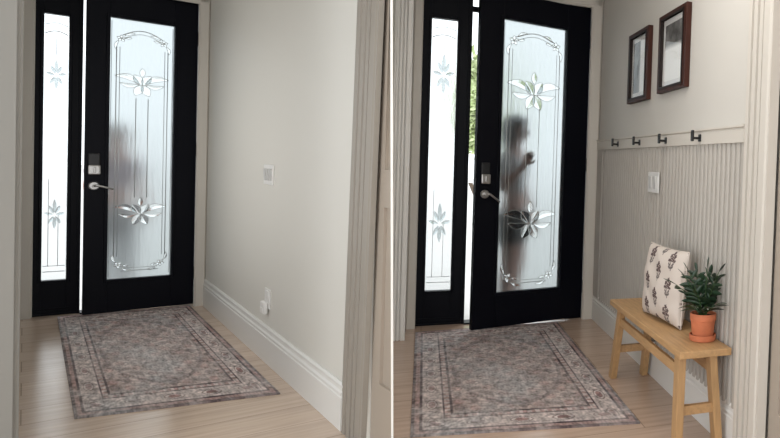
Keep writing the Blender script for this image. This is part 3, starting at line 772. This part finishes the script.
def figure(room, loc, rz, scale, label, shirt_m, short_m, arm='up', long_legs=False):
    r = thing('person', room, loc, label, 'person', rz=rz)
    r.scale = (scale,)*3
    pts, edges, rad = [], [], []
    def add(p, rr, prev=None):
        pts.append(p); rad.append(rr); i = len(pts)-1
        if prev is not None: edges.append((prev, i))
        return i
    pel = add((0, .01, .84), (.105, .085)); sp = add((0, .005, 1.0), (.095, .075), pel); ch = add((0, .005, 1.18), (.115, .085), sp); uc = add((0, .01, 1.27), (.09, .065), ch)
    nk = add((0, .0, 1.345), .042, uc); hb = add((0, -.012, 1.41), (.060, .066), nk); hm = add((0, -.012, 1.475), (.070, .084), hb); ht = add((0, -.005, 1.545), (.052, .062), hm)
    hands = []
    for s in (-1, 1):
        sh = add((s*.135, .01, 1.265), .048, uc)
        if s == -1 and arm == 'up':
            el = add((-.185, .02, 1.0), .036, sh); wr = add((-.152, -.135, 1.18), .024, el); pm = add((-.147, -.165, 1.235), (.022, .03), wr); d = Vector((.02, -.35, .92)); 
        else:
            el = add((s*.185, .02, 1.01), .036, sh); wr = add((s*.185, -.07, .80), .024, el); pm = add((s*.182, -.085, .735), (.022, .03), wr); d = Vector((0, -.2, -1))
        d.normalize(); base = Vector(pts[pm]); lat = d.cross(Vector((1, 0, 0))).normalized()
        # palm carries four fingers of unequal length and a thumb on its side
        for k, (off, L) in enumerate(((-.024, .050), (-.008, .062), (.008, .058), (.023, .045))):
            b0 = base + lat*off + d*.02; c1 = b0 + d*L*.45; c2 = c1 + (d*.85 + Vector((-s*.35, 0, 0)))*L*.35; c3 = c2 + (d*.6 + Vector((-s*.6, 0, 0)))*L*.28
            i0 = add(tuple(b0), .0085, pm); i1 = add(tuple(c1), .008, i0); i2 = add(tuple(c2), .0072, i1); add(tuple(c3), .006, i2)
        t0 = base - lat*.026 - d*.012; t1 = t0 - lat*.020 + d*.018; t2 = t1 + d*.024 - lat*.004
        i0 = add(tuple(t0), .011, pm); i1 = add(tuple(t1), .009, i0); add(tuple(t2), .0075, i1)
    for s in (-1, 1):
        hp = add((s*.078, .01, .78), .080, pel); kn = add((s*.085, -.008, .45), .050, hp); cf = add((s*.087, .018, .31), .046, kn); an = add((s*.088, .015, .085), .032, cf)
        hl = add((s*.09, .0, .04), .034, an); add((s*.097, -.13, .028), (.036, .022), hl)
    body = skin_obj('body', pts, edges, rad, skin, r)
    # face
    for s in (-1, 1):
        m = MB(); m.ball((s*.027, -.088, 1.475), (.0115, .008, .008), 2); m.build('eye', eyem, body)
        m = MB(); m.ball((s*.071, .0, 1.468), (.010, .018, .030), 2); m.build('ear', skin, body)
    m = MB(); m.ball((0, -.098, 1.447), (.012, .018, .020), 2); m.build('nose', skin, body)
    m = MB(); m.ball((0, -.086, 1.412), (.023, .008, .008), 2); m.build('mouth', lipm, body)
    # hair: a cap that leaves the face open and falls to the shoulders
    m = MB(); t = bmesh.new(); bmesh.ops.create_uvsphere(t, u_segments=28, v_segments=18, radius=1)
    for v in t.verts:
        p = v.co.copy(); z = p.z*.105; x = p.x*.098; y = p.y*.112
        if p.y < -.2 and p.z < .30: y *= .45; x *= .9                      # brow line and open face
        if p.z < 0 and p.y >= -.2: z = p.z*.24; x *= 1.08; y = y*.85 + .012    # falls behind
        v.co = Vector((x, y + .004, 1.487 + z)) + Vector((.004, .004, .004))*noise.noise(p*6)
    m.join(t); m.build('hair', hairm, r, smooth=True)
    # clothes
    sp_, se, sr = [], [], []
    def ad(p, rr, prev=None):
        sp_.append(p); sr.append(rr); i = len(sp_)-1
        if prev is not None: se.append((prev, i))
        return i
    a0 = ad((0, .01, .965), (.122, .098)); a1 = ad((0, .005, 1.05), (.115, .092), a0); a2 = ad((0, .005, 1.18), (.130, .100), a1); a3 = ad((0, .01, 1.275), (.100, .075), a2)
    for s in (-1, 1):
        b1 = ad((s*.140, .01, 1.262), .060, a3); ad((s*.178, .016, 1.10), .052, b1)
    skin_obj('shirt', sp_, se, sr, shirt_m, r)
    sp_, se, sr = [], [], []
    a0 = ad((0, .01, .90), (.130, .108)); a1 = ad((0, .01, .82), (.12, .10), a0)
    for s in (-1, 1):
        b1 = ad((s*.080, .01, .74), .096, a1); b2 = ad((s*.085, 0, .56), .080, b1)
        if long_legs: b3 = ad((s*.086, .0, .42), .066, b2); ad((s*.088, .012, .12), .056, b3)
    skin_obj('trousers' if long_legs else 'shorts', sp_, se, sr, short_m, r)
    for s in (-1, 1):
        m = MB(); m.ball((s*.093, -.055, .034), (.046, .115, .036), 3); m.build('shoe', shoem, r, smooth=True)
    return r
GZ = -.02
figure('R', (.628, 5.36, GZ), math.radians(58), 1.0, 'dark haired person in pale shirt and dark shorts behind the open door glass, hand raised', shirtA, shortsA)
figure('L', (.50, 7.30, GZ), math.radians(20), .885, 'faint person in mauve shirt behind the nearly shut door glass', shirtB, shortsB, arm='down', long_legs=True)
# ================================================================= OUTDOORS
m = MB(); m.box((-40, 5.0, -.12), (30, 45, GZ)); m.box((-40, -6, -.13), (-7.5, 5.0, GZ))
tag(m.build('ground_outside', concrete), 'pale paved ground outside the front doors', 'ground', None, 'structure')
def tree(room, x, y, h, rad, label, seed, trunk_h):
    r = thing('garden_tree', room, (x, y, GZ), label, 'tree', group='trees outside the doors')
    rnd = random.Random(seed)
    m = MB(); m.tube([(0, 0, -.01), (.03, .02, trunk_h*.6), (.0, .05, trunk_h + rad*.4)], [.10, .08, .05], 10)
    for k in range(5):
        a = k*1.3; m.tube([(0, .04, trunk_h*.8), (rad*.4*math.cos(a), rad*.4*math.sin(a), trunk_h + rad*.5)], [.045, .02], 6)
    m.build('trunk', bark, r)
    m = MB(); bm = m.bm; cz = h - rad
    for k in range(2600):
        d = Vector((rnd.gauss(0, 1), rnd.gauss(0, 1), rnd.gauss(0, 1))).normalized()*rad*rnd.uniform(.55, 1)
        d *= 1 + .3*noise.noise(d*1.3/rad*2); c = Vector((0, 0, cz)) + Vector((d.x, d.y, d.z*(h-trunk_h)/(2*rad)*.9))
        a = Vector((rnd.gauss(0, 1), rnd.gauss(0, 1), rnd.gauss(0, 1))).normalized(); b = a.orthogonal().normalized(); s = rnd.uniform(.07, .13)
        v = [bm.verts.new(c + p) for p in (a*s, b*s*.5, -a*s, -b*s*.5)]; bm.faces.new(v)
    m.build('crown', foliage, r)
    return r
tree('R', .93, 13.5, 2.75, .48, 'green tree seen through the gap of the open door', 3, .55)
# ================================================================= CAMERA
cam_d = bpy.data.cameras.new('camera'); cam = bpy.data.objects.new('camera', cam_d); COL.objects.link(cam); sc.camera = cam
F, X0, Y0, PITCH, ROLL = 657.356, 738.789, 188.012, .02552, -.04009
cam_d.sensor_fit = 'HORIZONTAL'; cam_d.sensor_width = 36; cam_d.lens = F/780*36
cam_d.shift_x = (390 - X0)/780; cam_d.shift_y = (Y0 - 219)/780
cam_d.clip_start = .05; cam_d.clip_end = 200
cp, sp = math.cos(PITCH), math.sin(PITCH); fw = Vector((0, cp, -sp)); r0 = Vector((1, 0, 0)); dn = Vector((0, -sp, -cp))
c, s = math.cos(ROLL), math.sin(ROLL); rt = r0*c + dn*s; dd = -r0*s + dn*c
cam.matrix_world = Matrix(((rt.x, -dd.x, -fw.x, 0), (rt.y, -dd.y, -fw.y, 0), (rt.z, -dd.z, -fw.z, 1.2), (0, 0, 0, 1)))
# ================================================================= LIGHT
w = bpy.data.worlds.new('World'); sc.world = w; w.use_nodes = True
bg = w.node_tree.nodes['Background']; bg.inputs['Color'].default_value = (.93, .97, 1.0, 1); bg.inputs['Strength'].default_value = 2.2
def area(name, loc, size, power, col, rot, sy=None):
    l = bpy.data.lights.new(name, 'AREA'); l.shape = 'RECTANGLE'; l.size = size; l.size_y = sy or size; l.energy = power; l.color = col
    o = bpy.data.objects.new(name, l); COL.objects.link(o); o.location = loc; o.rotation_euler = rot; return o
area('fill_left_wall', W('L', -.014, 5.0, 1.25), 2.0, 11, (1, .985, .96), (PI/2, 0, ANG['L'] - PI/2), 1.4)  # added fill lying on the left wall, no window opening behind it
area('fill_over_bench', W('R', .50, 2.4, CZ-.03), .9, 15, (1, .965, .91), (0, 0, ANG['R']))  # added overhead fill for the bench hallway, unseen, without a fixture
area('fill_over_entry', (0.1, -.3, CZ-.03), 1.0, 9, (1, .98, .95), (0, 0, 0))  # added fill above the camera, out of view, no lamp modelled
sc.view_settings.view_transform = 'Standard'; sc.view_settings.look = 'None'; sc.view_settings.exposure = 0; sc.view_settings.gamma = 1
try: sc.view_settings.use_curve_mapping = False
except Exception: pass
